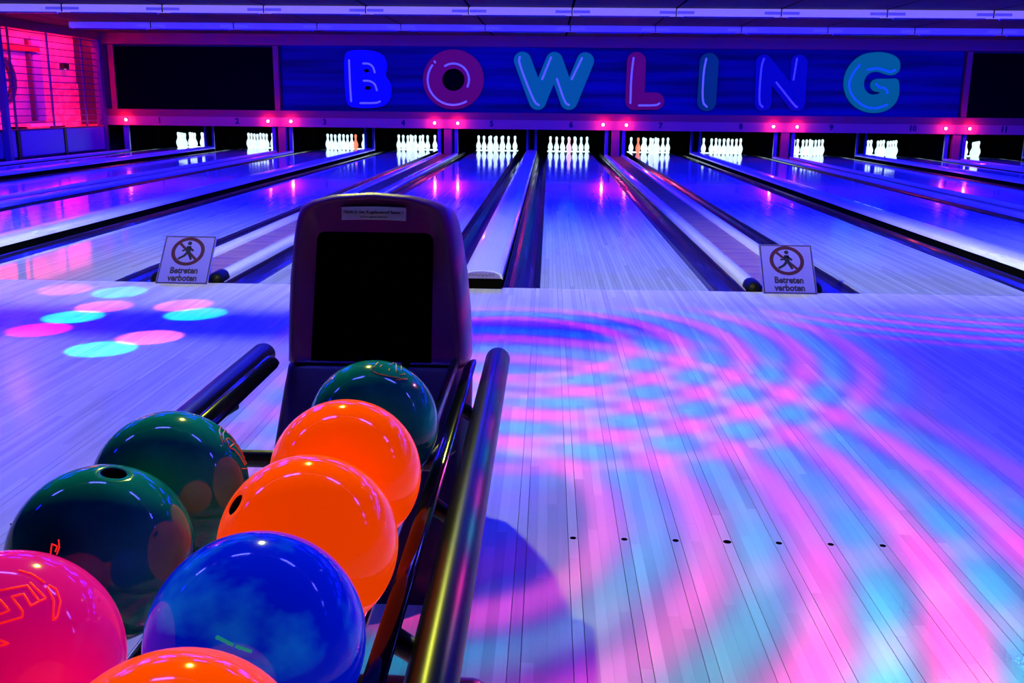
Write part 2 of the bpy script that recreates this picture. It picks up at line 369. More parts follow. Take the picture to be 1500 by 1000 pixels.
# ---------------------------------------------------------------- pins
PROF = [(0.0253, 0), (0.034, 0.015), (0.0455, 0.05), (0.056, 0.085), (0.0605, 0.114), (0.0575, 0.145), (0.048, 0.178), (0.036, 0.205), (0.026, 0.232), (0.0228, 0.254), (0.0245, 0.285), (0.030, 0.318), (0.0323, 0.343), (0.029, 0.362), (0.019, 0.376), (0.005, 0.381)]
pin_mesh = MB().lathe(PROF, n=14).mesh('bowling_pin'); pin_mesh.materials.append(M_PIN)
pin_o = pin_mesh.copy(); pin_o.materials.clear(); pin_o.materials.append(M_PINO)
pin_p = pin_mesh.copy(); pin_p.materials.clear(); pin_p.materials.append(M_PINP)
SPOT = [(0, 0, 'head pin at the front'), (-1, 1, 'left pin of the second row'), (1, 1, 'right pin of the second row'), (-2, 2, 'left pin of the third row'), (0, 2, 'middle pin of the third row'), (2, 2, 'right pin of the third row'),
        (-3, 3, 'leftmost back-row pin'), (-1, 3, 'inner left back-row pin'), (1, 3, 'inner right back-row pin'), (3, 3, 'rightmost back-row pin')]
for n in range(1, 13):
    for k, (c, r, nm) in enumerate(SPOT):
        me = pin_mesh; colr = 'white'
        if (n, k) in ((3, 5), (7, 3)): me = pin_o; colr = 'orange-red'
        if (n, k) == (6, 0): me = pin_p; colr = 'pinkish'
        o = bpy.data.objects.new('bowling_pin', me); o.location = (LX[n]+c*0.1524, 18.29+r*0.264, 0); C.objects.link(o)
        tag(o, 'glowing %s %s on lane %s' % (colr, nm, NUM[n]), 'pin', 'pins standing on the lanes')

# ---------------------------------------------------------------- end wall, mask, pits
wb = MB().box(-13.2, XR+0.3, YMASK+0.06, YMASK+0.16, 0.60, ZC).build('wall_back', M_DARKWALL); struct(wb)
pit = MB().box(-10.9, XR, 19.62, 19.7, -0.16, 0.75).build('wall_pit', M_MATTE); struct(pit)
MBx = MB().box(-10.9, XR, YMASK+0.16, 19.7, 0.75, 0.80).build('ceiling_pit', M_MATTE); struct(MBx)
def wx(px, py, Y=YMASK): q = on_plane(px, py, 1, Y); return q[0], q[2]
o = MB().box(-6.56, 8.61, YMASK, YMASK+0.06, 0.955, 2.385).build('mural_board', M_MURAL); tag(o, 'long deep blue mural board behind the big letters', 'board')
def framed_screen(name, xa, xb, label):
    t = empty(name, label, 'screen', None, ((xa+xb)/2, YMASK, 0.94))
    h = (xb-xa)/2
    MB().box(-h, h, 0.0, 0.055, 0, 1.40).build('screen_panel', M_MATTE, t)
    for (a, b, c, d) in ((-h-.12, -h, -0.02, 1.43), (h, h+.12, -0.02, 1.43)):
        MB().box(a, b, -0.05, 0.055, c, d).build('frame_post', M_TRIM, t, 0.006)
framed_screen('black_screen', -10.40, -6.75, 'black blank screen panel left of the blue mural')
framed_screen('black_screen', 8.79, 12.5, 'black blank screen panel right of the blue mural')
tr = struct(MB().box(XL, XR, YMASK-0.10, YMASK+0.06, 2.385, ZC).build('trim_1', M_TRIM))
tr = struct(MB().box(XL, XR, YMASK-0.06, YMASK+0.06, 0.80, 0.955).build('trim_2', M_TRIM))
ns = MB().box(XL, XR, YMASK-0.05, YMASK+0.06, 0.592, 0.80).build('number_strip', M_STRIP)
tag(ns, 'lilac mask strip carrying dark lane numbers under the mural', 'mask strip')
for n in range(1, 13):
    text(str(n), 0.17, 'lane_number', M_DIG, ns, Matrix.Translation((LX[n], YMASK-0.052, 0.705)) @ FACE, bold=0.007)
# red signal lamps with a short lens barrel
red = mat('red_lens', (1, 0.2, 0.15), 0.3, emit=(1.0, 0.30, 0.30), es=42)
lampx = []
for k in range(6):
    lampx += [LX[2*k+1]-0.77, LX[2*k+2]+0.72]
lens = MB().lathe([(0.001, 0.030), (0.016, 0.027), (0.027, 0.014), (0.030, 0.0)][::-1], n=14, M=Matrix.Rotation(math.pi/2, 3, 'X')).mesh('lens'); lens.materials.append(red)
brl = MB().lathe([(0.036, 0.0), (0.036, 0.03), (0.030, 0.032)], n=14, M=Matrix.Rotation(math.pi/2, 3, 'X')).mesh('barrel'); brl.materials.append(M_BLACK)
for k, x in enumerate(lampx):
    n = k+1
    t = empty('signal_lamp', 'small round red signal lamp %s number %s on the mask strip' % ('left of' if n % 2 else 'right of', NUM[n]), 'lamp', 'red lamps on the mask strip', (x, YMASK-0.05, 0.715))
    for me, dy in ((brl, 0.0), (lens, -0.03)):
        o = bpy.data.objects.new(me.name.split('.')[0], me); o.location = (0, dy, 0); C.objects.link(o); o.parent = t
    d = bpy.data.lights.new('signal_light', 'POINT'); d.energy = 3.2; d.color = (1.0, 0.02, 0.10); d.shadow_soft_size = 0.03
    o = bpy.data.objects.new('signal_light', d); o.location = (x, YMASK-0.16, 0.715); C.objects.link(o)
# pillars, kickback partitions and dark side boxes behind the mask strip
M_POST = mat('post_blue', (0.10, 0.06, 0.30), 0.3, coat=0.4)
M_PILL = mat('pillar_red', (0.55, 0.06, 0.08), 0.5)
for k in range(5):
    n = 2*k+2; xc = (LX[n]+LX[n+1])/2
    t = empty('mask_pillar', 'dark red pillar under the mask strip between lanes %s and %s' % (NUM[n], NUM[n+1]), 'pillar', 'mask pillars', (xc, YMASK, 0))
    MB().box(-0.085, 0.085, -0.03, 0.10, -0.14, 0.592).build('shaft', M_PILL, t, 0.01)
    MB().box(0.085, 0.10, -0.03, 0.10, -0.14, 0.592).build('edge_strip', M_POST, t)
    for s in (-1, 1):
        t2 = empty('kickback_panel', 'dark kickback panel with blue edge post %s lane %s' % ('right of' if s < 0 else 'left of', NUM[n] if s < 0 else NUM[n+1]), 'partition', 'pit partitions', (xc+s*(gi/2-0.045), YMASK, 0))
        MB().box(-0.03, 0.03, 0.10, 2.8, 0.002, 0.72).build('panel', M_MATTE, t2)
        MB().box(-0.04, 0.04, 0.02, 0.10, 0.0, 0.592).build('edge_post', M_POST, t2, 0.006)
        a, b = sorted((s*0.10, s*(gi/2-0.09)))
        MB().box(xc+a, xc+b, YMASK+0.12, YMASK+0.14, -0.14, 0.60).build('box_front', M_MATTE, None)
        tag(bpy.context.scene.collection.objects[-1], 'black infill plate beside the pillar %s lane %s' % ('right of' if s < 0 else 'left of', NUM[n] if s < 0 else NUM[n+1]), 'plate', 'black infill plates')
for k in range(6):
    n = 2*k+1; xc = (LX[n]+LX[n+1])/2
    t = empty('kickback_panel', 'dark middle kickback with two blue edge posts between lanes %s and %s' % (NUM[n], NUM[n+1]), 'partition', 'middle partitions', (xc, YMASK, 0))
    MB().box(-hc+.02, hc-.02, 0.65, 2.8, 0.002, 0.72).build('panel', M_MATTE, t)
    for s in (-1, 1): MB().box(s*(hc-.035)-.025, s*(hc-.035)+.025, 0.60, 0.65, -0.14, 0.592).build('edge_post', M_POST, t, 0.006)
for (x, nm) in ((LX[1]-W-GW-0.06, 'left of lane one'), (LX[12]+W+GW+0.06, 'right of lane twelve')):
    t = empty('kickback_panel', 'outermost dark kickback with blue post ' + nm, 'partition', 'outer partitions', (x, YMASK, 0))
    MB().box(-0.05, 0.05, 0.10, 2.8, 0.002, 0.72).build('panel', M_MATTE, t)
    MB().box(-0.06, 0.06, 0.02, 0.10, 0.0, 0.592).build('edge_post', M_POST, t, 0.006)

# ---------------------------------------------------------------- the seven sign letters
YL = YMASK - 0.07
def lw(p, ox, oy, sc): return wx(ox+p[0]/sc, oy+p[1]/sc, YL)
def arc(cx, cy, rx, ry, a0, a1, n=24): return [(cx+rx*math.cos(math.radians(a0+(a1-a0)*i/n)), cy+ry*math.sin(math.radians(a0+(a1-a0)*i/n))) for i in range(n+1)]
neon = mat('neon_violet', (0.3, 0.3, 0.9), 0.3, emit=(0.085, 0.085, 1.0), es=1.0)
def soften(p, it=2):
    for _ in range(it):
        q = [p[0]]
        for a, b in zip(p[:-1], p[1:]): q += [(a[0]*.75+b[0]*.25, a[1]*.75+b[1]*.25), (a[0]*.25+b[0]*.75, a[1]*.25+b[1]*.75)]
        p = q+[p[-1]]
    return p
def letter(ch, label, col, es, frame, polys=None, strokes=None, tubes=(), tube_col=None):
    ox, oy, sc = frame
    m = mat('letter_face_'+ch, tuple(0.10*c for c in col), 0.5, emit=col, es=es)  # face emission added so each colour shows under blue light
    t = empty('sign_letter', label, 'letter', 'sign letters')
    if polys:
        cu = bpy.data.curves.new('f', 'CURVE'); cu.dimensions = '2D'; cu.fill_mode = 'BOTH'; cu.extrude = 0.03
        for pl in polys:
            sp = cu.splines.new('POLY'); pts = [lw(q, ox, oy, sc) for q in pl]; sp.points.add(len(pts)-1); sp.use_cyclic_u = True
            for i, q in enumerate(pts): sp.points[i].co = (q[0], q[1], 0, 1)
        for pl in polys[1:]:                     # black backs inside the counters
            P = [lw(q, ox, oy, sc) for q in pl]; n = len(P)
            MB().add([(x, YMASK-0.03, z) for x, z in P] + [(x, YMASK-0.001, z) for x, z in P],
                     [tuple(range(n)), tuple(reversed(range(n, 2*n)))] + [(j, n+j, n+(j+1) % n, (j+1) % n) for j in range(n)]).build('counter_plate', M_MATTE, t)
        from_curve(cu, 'face', m, t, Matrix.Translation((0, YMASK-0.04, 0)) @ FACE)
    else:
        mb = MB()
        for si, (pts, r) in enumerate(strokes):
            for a, b in zip(pts[:-1], pts[1:]):
                ang = math.degrees(math.atan2(b[1]-a[1], b[0]-a[0]))
                loop = arc(b[0], b[1], r, r, ang-90, ang+90, 12) + arc(a[0], a[1], r, r, ang+90, ang+270, 12)
                P = [lw(q, ox, oy, sc) for q in loop]; n = len(P); e = 0.0006*si
                mb.add([(x, YMASK-0.07-e, z) for x, z in P] + [(x, YMASK-0.001, z) for x, z in P],
                       [tuple(range(n)), tuple(reversed(range(n, 2*n)))] + [(j, n+j, n+(j+1) % n, (j+1) % n) for j in range(n)])
        mb.build('face', m, t)
    tm = neon
    if tube_col: tm = mat('neon_'+ch, (0.2, 0.2, 0.9), 0.3, emit=tube_col, es=1.0)
    for pts in tubes:
        P = [lw(q, ox, oy, sc) for q in (soften(pts) if len(pts) < 9 else pts)]
        MB().tube([(x, YMASK-0.085, z) for x, z in P], 0.021, 8, True).build('neon_tube', tm, t)
fB = (490, 60, 6.52); fW = (740, 60, 6.0); fI = (1000, 60, 4.412)
letter('b', 'bright blue letter B, first letter on the mural', (0.0, 0.0, 0.92), 1.0, fB,
       [smooth_poly([(120, 85), (360, 85), (470, 130), (505, 230), (480, 335), (530, 390), (548, 480), (520, 590), (420, 640), (180, 642), (112, 600), (95, 400), (90, 160)], 3), arc(305, 283, 27, 17, 0, 345, 14), arc(318, 448, 32, 19, 0, 345, 14)],
       tubes=[[(140, 185), (148, 400), (160, 575)], [(275, 215), (330, 215), (370, 245), (385, 300)], [(280, 380), (340, 380), (388, 410), (405, 470)], [(248, 593), (400, 593), (435, 578)]])
letter('o', 'maroon ring letter O with black round centre on the mural', (0.072, 0.0, 0.040), 1.0, fB,
       [arc(1135, 367, 290, 287, 0, 352, 44), arc(1135, 370, 107, 107, 0, 350, 35)],
       tubes=[arc(1135, 370, 245, 240, 215, 60, 18), [(955, 195), (962, 205)], arc(1135, 370, 150, 155, 238, 385, 14)])
letter('w', 'teal letter W on the mural', (0.0, 0.072, 0.19), 1.0, fW, None,
       [([(152, 170), (285, 530)], 76), ([(285, 530), (432, 170)], 74), ([(432, 170), (560, 530)], 74), ([(560, 530), (705, 175)], 76)],
       tubes=[[(128, 140), (118, 190), (255, 540), (295, 562)], [(402, 145), (325, 335)], [(455, 335), (525, 545), (560, 562)], [(675, 150), (585, 335)]])
letter('l', 'maroon letter L on the mural', (0.07, 0.0, 0.045), 1.0, fW, None,
       [([(1155, 178), (1140, 525)], 82), ([(1140, 528), (1322, 528)], 76)],
       tubes=[[(1128, 150), (1108, 300), (1100, 545)], [(1175, 566), (1330, 566), (1355, 548)]])
letter('i', 'dark green letter I on the mural', (0.0, 0.018, 0.070), 1.0, fI, None, [([(173, 137), (156, 393)], 60)],
       tubes=[[(152, 115), (134, 200), (125, 395), (155, 425)]])
letter('n', 'faint blue letter N on the mural', (0.0, 0.0, 0.34), 1.0, fI, None,
       [([(528, 140), (520, 400)], 52), ([(528, 140), (735, 400)], 52), ([(755, 140), (740, 400)], 52)],
       tubes=[[(525, 115), (507, 160), (490, 400), (515, 425)], [(605, 268), (725, 420), (738, 426)], [(738, 115), (715, 250)]], tube_col=(0.03, 0.03, 1.0))
letter('g', 'teal letter G, last letter on the mural', (0.0, 0.085, 0.15), 1.0, fI,
       [smooth_poly([(1375, 95), (1408, 130), (1405, 195), (1360, 225), (1310, 215), (1265, 196), (1205, 205), (1172, 250), (1172, 310), (1210, 348), (1265, 345), (1285, 330), (1240, 328), (1215, 300), (1218, 265), (1250, 243), (1330, 245), (1390, 240), (1402, 280), (1398, 370), (1350, 435), (1270, 468), (1180, 462), (1095, 415), (1045, 330), (1042, 235), (1085, 145), (1160, 85), (1250, 70), (1320, 75)], 2)],
       tubes=[[(1142, 155), (1090, 220), (1070, 290), (1100, 370), (1180, 430), (1250, 437), (1320, 412)], [(1195, 185), (1260, 175), (1310, 190), (1340, 203), (1370, 188)], [(1250, 280), (1270, 300), (1310, 305), (1322, 335)]], tube_col=(0.0, 0.06, 1.0))
# the G-shaped face hides nothing behind it; the mural shows through its gap

# ---------------------------------------------------------------- ceiling and light trunking
ce = struct(MB().box(-13.2, XR+0.3, -9.0, 21.0, ZC+0.012, ZC+0.1).build('ceiling', M_MATTE))
px0 = -1.78
k0 = int((XL-px0)/1.62)-2
for k in range(k0, 10):
    a = max(px0+k*1.62+0.02, -13.0); b = min(px0+(k+1)*1.62-0.02, XR)
    if b-a > 0.1: MB().box(a, b, 4.0, 16.7, ZC, ZC+0.012).build('ceiling_panel', M_CEIL, ce)
def trunk(y, xa, k, label, m, row):
    t = empty('light_trunking', label, 'ceiling light', row, (xa+0.81, y, 2.50))
    MB().box(-0.808, 0.808, -0.06, 0.06, 0, 0.115).build('housing', m, t, 0.012)
    MB().box(-0.70, 0.70, -0.03, 0.03, -0.02, 0).build('tube', mat('blacklight_glass', (0.1, 0.08, 0.3), 0.2), t)
    pm = mat('joiner_'+m.name, (0.5, 0.45, 0.7), 0.4, emit=(0.10, 0.07, 0.75), es=0.55)  # plates carry added emission too, like the housings
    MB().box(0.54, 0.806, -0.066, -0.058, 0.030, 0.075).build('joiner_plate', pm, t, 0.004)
    MB().box(-0.806, -0.54, -0.066, -0.058, 0.030, 0.075).build('joiner_plate', pm, t, 0.004)
    MB().box(0.792, 0.808, -0.068, -0.05, 0.0, 0.125).build('joint_clamp', M_BLACK, t)
for (y, off, nm, m) in ((ROWS[4], -1.78, 'nearer', M_FIX), (ROWS[5], -1.74, 'rear', M_FIXB)):
    c = 0
    for k in range(-6, 9):
        xa = off+k*1.62
        if xa < XL-0.5 or xa+1.62 > XR+0.3: continue
        if nm == 'rear' and xa < XL: continue
        if xa < XL: xa = xa
        trunk(y, xa, k, '%s segment from the left in the %s lilac ceiling light row' % (ORD[c], nm), m, 'segments of the %s light row' % nm); c += 1
for (y, nm) in ((ROWS[0], 'row over the ball return'), (ROWS[1], 'row over the foul line'), (ROWS[2], 'first row over the lanes'), (ROWS[3], 'second row over the lanes')):
    t = empty('light_trunking', 'white ceiling light trunking, ' + nm, 'ceiling light', None, (0.8, y, 2.50))
    MB().box(-10.7, 10.7, -0.06, 0.06, 0, 0.115).build('housing', mat('trunking_plain', (0.5, 0.5, 0.55), 0.5), t)
    if y < -3:
        for xc in (-3.95, -2.35, -0.90, 0.7, 2.3): MB().box(xc-0.26, xc+0.26, -0.022, 0.022, -0.012, 0.0).build('tube', M_TUBE, t)

# lamps hung over the approach (above the frame)
t = empty('flood_lamp', 'yellow flood lamp hung above the approach', 'lamp', None, KEY)
MB().lathe([(0.03, 0.07), (0.075, 0.06), (0.085, 0.0), (0.08, 0.0), (0.07, 0.05), (0.03, 0.06)], n=20).build('shade', M_BLACK, t)
o = MB().tube([(-6.5, -2.043, 2.15), (-1.18, -2.043, 2.15)], 0.0485, 14).build('truss_pipe', M_BLACK); tag(o, 'black truss pipe hung above the approach', 'pipe')
for (nm, loc, lab) in (('party_projector', PROJ, 'black ring pattern projector hung above the approach'), ('beam_lamp', BEAM, 'small black multi-beam party lamp')):
    t = empty(nm, lab, 'lamp', None, loc)
    MB().box(-0.06, 0.06, -0.06, 0.06, 0.03, 0.13).build('housing', M_BLACK, t, 0.01)
    MB().lathe([(0.05, 0.03), (0.05, 0.06)], n=16).build('lens_ring', M_STEEL, t)
    if nm == 'party_projector': MB().lathe([(0.002, 0.018), (0.03, 0.020), (0.042, 0.029)], n=16).build('lens', mat('projector_lens', (1, 1, 1), 0.2, emit=(1.0, 0.85, 1.0), es=28), t)
for (q, nm, col, es, lab) in (((30, 580), 'red', (1.0, 0.2, 0.2), 180, 'small round red ceiling lamp over the lanes'), ((98, 545), 'blue', (0.3, 0.4, 1.0), 14, 'tiny pale blue ceiling lamp over the lanes')):
    d = ray(*q); gpt = on_plane(q[0], q[1], 2, 0.0); tt = 2.45/(-d[2]); loc = (gpt[0]+d[0]*tt, gpt[1]+d[1]*tt, 2.45)
    t = empty('ceiling_lamp', lab, 'lamp', None, loc)
    r = 0.07 if nm == 'red' else 0.03
    MB().lathe([(0.002, -r), (r*.6, -r*.8), (r, 0), (r*.9, r*.3)], n=14).build('globe', mat('lamp_'+nm, col, 0.3, emit=col, es=es), t)
    MB().lathe([(r, 0), (r*1.1, 0.03), (r*.6, 0.08), (0.02, 0.17)], n=14).build('holder', M_BLACK, t)

# ---------------------------------------------------------------- left side: low panels, grille and the red room behind
wl = struct(MB().box(XL-0.12, XL, -9.0, 11.6, -0.14, ZC).build('wall_left', M_DARKWALL))
top = struct(MB().box(XL-0.10, XL+0.02, 11.6, YMASK, 2.46, ZC).build('trim_3', M_TRIM))
lowm = mat('low_panel', (0.20, 0.05, 0.40), 0.35)
pw = struct(MB().box(XL-0.12, XL-0.03, 11.6, YMASK, -0.14, 0.55).build('wall_low', M_DARKWALL))
for k, (a, b) in enumerate(((11.6, 12.75), (12.93, 14.66), (14.78, 16.62))):
    o = MB().box(XL-0.03, XL+0.02, a, b, 0.05, 0.56).build('panel', lowm, pw, 0.02)
MB().box(XL-0.05, XL+0.035, 11.6, YMASK, 0.56, 0.585).build('cap_rail', M_TRIM, pw)
for y in (12.84, 14.72): MB().box(XL-0.02, XL+0.03, y-0.05, y+0.05, 0.0, 0.56).build('panel_post', M_BLACK, pw)
cp = tag(MB().box(XL-0.12, XL+0.06, YMASK-0.22, YMASK-0.065, 0.013, 2.46).build('corner_post', mat('corner_purple', (0.10, 0.02, 0.14), 0.5), None, 0.01), 'dark purple corner post between grille and mask wall', 'post')
gr = empty('roller_grille', 'violet metal grille of thin bars in front of the red room', 'grille', None, (XL, 12, 0.585))
gm = mat('grille_metal', (0.10, 0.02, 0.14), 0.4)
for y in (11.7, 12.88, 14.37, 15.86): MB().box(-0.035, -0.005, y-12-0.022, y-12+0.022, 0, 1.875).build('upright_bar', gm, gr)
for k in range(14):
    z = 0.10+k*0.133; MB().box(-0.03, -0.012, -0.35, 4.57, z, z+0.018).build('cross_bar', gm, gr)
post = tag(MB().box(XL+0.05, XL+0.17, 12.22, 12.34, 0.013, 2.46).build('support_post', mat('post_violet', (0.10, 0.05, 0.22), 0.4), None, 0.01), 'violet support post in front of the grille', 'post')
XB = -11.35
rr_ = struct(MB().box(XB-0.1, XB, 11.0, 19.5, -0.14, ZC).build('wall_side_room', mat('red_room_plaster', (0.75, 0.38, 0.42), 0.7, noise=((0.62, 0.22, 0.22), (1, 1.6, 2.2), 4, 0.4, 0.65))))
struct(MB().box(XB, XL-0.12, 10.9, 11.0, -0.14, ZC).build('wall_side_room_near', MATS['red_room_plaster']))
struct(MB().box(XB, XL-0.12, 16.95, 17.05, -0.14, ZC).build('wall_side_room_far', MATS['red_room_plaster']))
struct(MB().box(XB, XL-0.12, 11.0, 16.95, -0.16, -0.14).build('floor_side_room', M_DARKWALL))
for (z_, a_, pw_) in ((2.45, 40, 80), (0.42, 140, 75)): area_light('side_room_light', (-10.88, 14.6, z_), 4.4, 0.12, pw_, (1.0, 0.008, 0.085), (math.radians(a_), 0, math.radians(90)))  # unseen red lamps; the low one is added to brighten the lower wall
def rm(px, py, X=XB): q = on_plane(px, py, 0, X); return q[1], q[2]
bm_ = mat('brick_red', (0.70, 0.2, 0.2), 0.8, noise=((0.9, 0.4, 0.3), (1, 5, 9), 2, 0.45, 0.55))
ya, za = rm(59, 120); yb, zb = rm(118, 183)
tag(MB().box(XB+0.002, XB+0.03, ya, min(yb, 16.90), 0.2, za-0.0).build('brick_dado', bm_), 'pinkish brick wall section low in the red room', 'wall panel')
ya, za = rm(36, 50); yb, zb = rm(45, 160)
tag(MB().box(XB, XB+0.08, ya, yb, 0.7, 2.35).build('door_strip', mat('dark_maroon', (0.10, 0.02, 0.06), 0.6)), 'dark upright strip on the red room wall', 'strip')
ya, _ = rm(46, 100); yb, _ = rm(58, 100)
tag(MB().box(XB, XB+0.05, ya, yb, 0.7, 2.42).build('pale_frame', mat('pale_frame', (0.28, 0.2, 0.45), 0.6)), 'pale pink upright door frame in the red room', 'frame')
ya, _ = rm(-8, 72); yb, zb = rm(50, 72)
tag(MB().box(XB, XB+0.12, ya, yb, zb-0.06, zb+0.06).build('wall_beam', mat('beam_red', (0.30, 0.03, 0.04), 0.6)), 'dark red horizontal beam on the red room wall', 'beam')
ya, za = rm(20, 192); yb, zb = rm(66, 180); yb = min(yb, 16.85)
t = empty('side_bench', 'low dark bench with pale top in the red room', 'bench', None, (XB+0.20, (ya+yb)/2, 0))
MB().box(-0.17, 0.17, ya-(ya+yb)/2, yb-(ya+yb)/2, 0.60, 0.66).build('bench_top', mat('bench_top', (0.8, 0.5, 0.4), 0.6), t)
for s in (-1, 1): MB().box(-0.15, 0.15, s*0.8-0.04, s*0.8+0.04, -0.14, 0.60).build('leg', M_MATTE, t)
yw, zw = rm(2, 117, -11.10)
t = empty('spoked_wheel', 'dark spoked wheel hanging in the red room', 'wheel', None, (-11.10, yw, zw))
R1 = 0.42
MB().rings([[(dx, (R1+dr)*math.cos(a), (R1+dr)*math.sin(a)) for (dx, dr) in ((-.05, -.06), (.05, -.06), (.05, .06), (-.05, .06))] for a in [2*math.pi*j/28 for j in range(29)]], False, False).build('rim', mat('wheel_dark', (0.05, 0.02, 0.08), 0.5), t)
MB().lathe([(0.10, -0.05), (0.10, 0.05)], n=14, M=Matrix.Rotation(math.pi/2, 3, 'Y')).build('hub', MATS['wheel_dark'], t)
for k in range(6):
    a = math.pi*k/3; MB().tube([(0, 0.08*math.cos(a), 0.08*math.sin(a)), (0, R1*math.cos(a), R1*math.sin(a))], 0.03, 8).build('spoke', MATS['wheel_dark'], t)
yw, zw = rm(91, 97)
t = empty('wall_fitting', 'small dark box fitting high on the red room wall', 'fitting', None, (XB, yw, zw))
MB().box(0, 0.10, -0.13, 0.13, -0.06, 0.06).build('box', M_BLACK, t, 0.01); MB().lathe([(0.02, 0), (0.02, 0.02)], (0.06, 0, -0.08), 10).build('bulb', mat('fit_bulb', (1, 0.7, 0.8), 0.3, emit=(1, 0.5, 0.6), es=2), t)
P = [(132, 100), (133, 110), (137, 118), (138, 128), (139, 143)]
tag(MB().tube([tuple(on_plane(x, y, 1, 16.915)) for (x, y) in P], 0.036, 8).build('hanging_strap', M_MATTE), 'dark strap hanging on the red wall beside the corner post', 'strap')
struct(MB().box(XR, XR+0.1, -9.0, 21.0, -0.14, ZC).build('wall_right', M_DARKWALL))
struct(MB().box(XL-0.12, XR+0.1, -9.1, -9.0, -0.14, ZC).build('wall_rear', M_DARKWALL))

# ---------------------------------------------------------------- warning signs
red_p = mat('print_red', (0.035, 0.0, 0.010), 0.5); blk_p = mat('print_black', (0.003, 0.003, 0.012), 0.5); wht_p = mat('sign_white', (0.14, 0.11, 0.98), 0.45); nav_p = mat('print_navy', (0.02, 0.01, 0.08), 0.5)
def warning_sign(xc, yaw, label):
    t = empty('warning_sign', label, 'sign', 'no entry signs', (xc, -0.062, 0.0))
    h, wd = 0.365, 0.334; tilt = math.radians(41)
    Mx = Matrix.Rotation(yaw, 4, 'Z') @ Matrix.Rotation(math.pi/2-tilt, 4, 'X')       # local x right, y up along the board, z outwards
    def part(mb, name, m):
        o = mb.build(name, m, t); o.data.transform(Mx); return o
    part(MB().box(-wd/2, wd/2, 0.0, h, -0.010, 0.0), 'board', wht_p)
    b = 0.007; ins = 0.004
    for (x0, x1, y0, y1) in ((-wd/2+ins, wd/2-ins, ins, ins+b), (-wd/2+ins, wd/2-ins, h-ins-b, h-ins), (-wd/2+ins, -wd/2+ins+b, ins+b, h-ins-b), (wd/2-ins-b, wd/2-ins, ins+b, h-ins-b)):
        part(MB().box(x0, x1, y0, y1, 0.0, 0.0012), 'border', nav_p)
    cy = 0.245; ro, ri = 0.108, 0.085; N = 40; mb = MB()
    mb.rings([[((r)*math.cos(a), cy+r*math.sin(a), z) for (r, z) in ((ri, 0.0), (ro, 0.0), (ro, 0.002), (ri, 0.002))] for a in [2*math.pi*j/N for j in range(N+1)]], False, False, False)
    part(mb, 'prohibition_ring', red_p)
    def bar(p, q, w_, z):
        d = Vector((q[0]-p[0], q[1]-p[1])).normalized()*w_/2; n = Vector((-d.y, d.x))
        P = [(p[0]+n.x, p[1]+n.y), (p[0]-n.x, p[1]-n.y), (q[0]-n.x, q[1]-n.y), (q[0]+n.x, q[1]+n.y)]
        return MB().add([(x, y, 0.0) for x, y in P] + [(x, y, z) for x, y in P], [(3, 2, 1, 0), (4, 5, 6, 7)] + [(j, (j+1) % 4, 4+(j+1) % 4, 4+j) for j in range(4)])
    s = 0.707*0.095
    part(bar((-s, cy+s), (s, cy-s), 0.017, 0.0016), 'prohibition_bar', red_p)
    fig = MB()
    for (p, q, w_) in (((0.0, 0.040), (0.002, -0.005), 0.030), ((0.004, 0.032), (0.034, 0.004), 0.013), ((-0.004, 0.030), (-0.024, 0.008), 0.012), ((-0.024, 0.008), (-0.040, 0.006), 0.011), ((0.004, -0.004), (0.016, -0.032), 0.017), ((0.014, -0.028), (0.030, -0.062), 0.015), ((0.0, -0.006), (-0.022, -0.036), 0.016), ((-0.020, -0.034), (-0.056, -0.058), 0.014)):
        bb = bar((p[0], p[1]+cy), (q[0], q[1]+cy), w_, 0.0024); fig.add(bb.v, bb.f)
    fig.lathe([(0.0135, 0.0), (0.0135, 0.0024)], (0.002, cy+0.062, 0), 14)
    part(fig, 'walking_figure', blk_p)
    for (s_, y) in (('Betreten', 0.099), ('verboten', 0.043)):
        text(s_, 0.064, 'lettering', nav_p, t, Mx @ Matrix.Translation((0, y, 0.0012)), bold=0.0021, sx=0.80)
warning_sign((LX[4]+LX[5])/2-0.005, 0.0, 'white no entry sign leaning on the divider between lanes four and five')
warning_sign((LX[6]+LX[7])/2+0.018, 0.0, 'white no entry sign leaning on the divider between lanes six and seven')

# ---------------------------------------------------------------- ball return with hood and rack
XC = -0.907
br = empty('ball_return', 'dark purple ball return hood with black ball rack at lanes five and six', 'ball return', None, (XC, -4.3, 0))
def P_(x, y, z): return (x-0.0, y+4.3, z)        # x already relative to XC
def hood_outline(n=72, gx=0.0, gz=0.0, zbot=0.484):
    pts = []
    half = [(0.236, zbot), (0.232, 0.58), (0.222, 0.70), (0.208, 0.80), (0.196, 0.855)]
    right = half + [(0.184, 0.880), (0.160, 0.894), (0.10, 0.909), (0.0, 0.916)]
    full = [(-x, z) for x, z in right] + right[::-1][1:]
    # resample
    L = [0.0]
    for a, b in zip(full[:-1], full[1:]): L.append(L[-1]+math.hypot(b[0]-a[0], b[1]-a[1]))
    for i in range(n):
        s = L[-1]*i/(n-1); j = max(0, min(len(full)-2, int(np.searchsorted(L, s))-1)); u = (s-L[j])/(L[j+1]-L[j])
        pts.append((full[j][0]*(1-u)+full[j+1][0]*u, full[j][1]*(1-u)+full[j+1][1]*u))
    cz = 0.60
    return [(x*(1+gx)-0.016, zbot if z < zbot+1e-6 else cz+(z-cz)*(1+gz)) for x, z in pts]
n_o = 72; hood = MB()
secs = [(-3.755, -0.150, -0.055), (-3.768, -0.130, -0.034), (-3.764, -0.085, -0.014), (-3.745, -0.038, 0.0), (-3.715, -0.010, -0.012), (-3.66, 0.0, -0.035), (-3.54, -0.03, -0.09), (-3.42, -0.12, -0.18), (-3.35, -0.25, -0.30), (-3.335, -0.36, -0.36)]
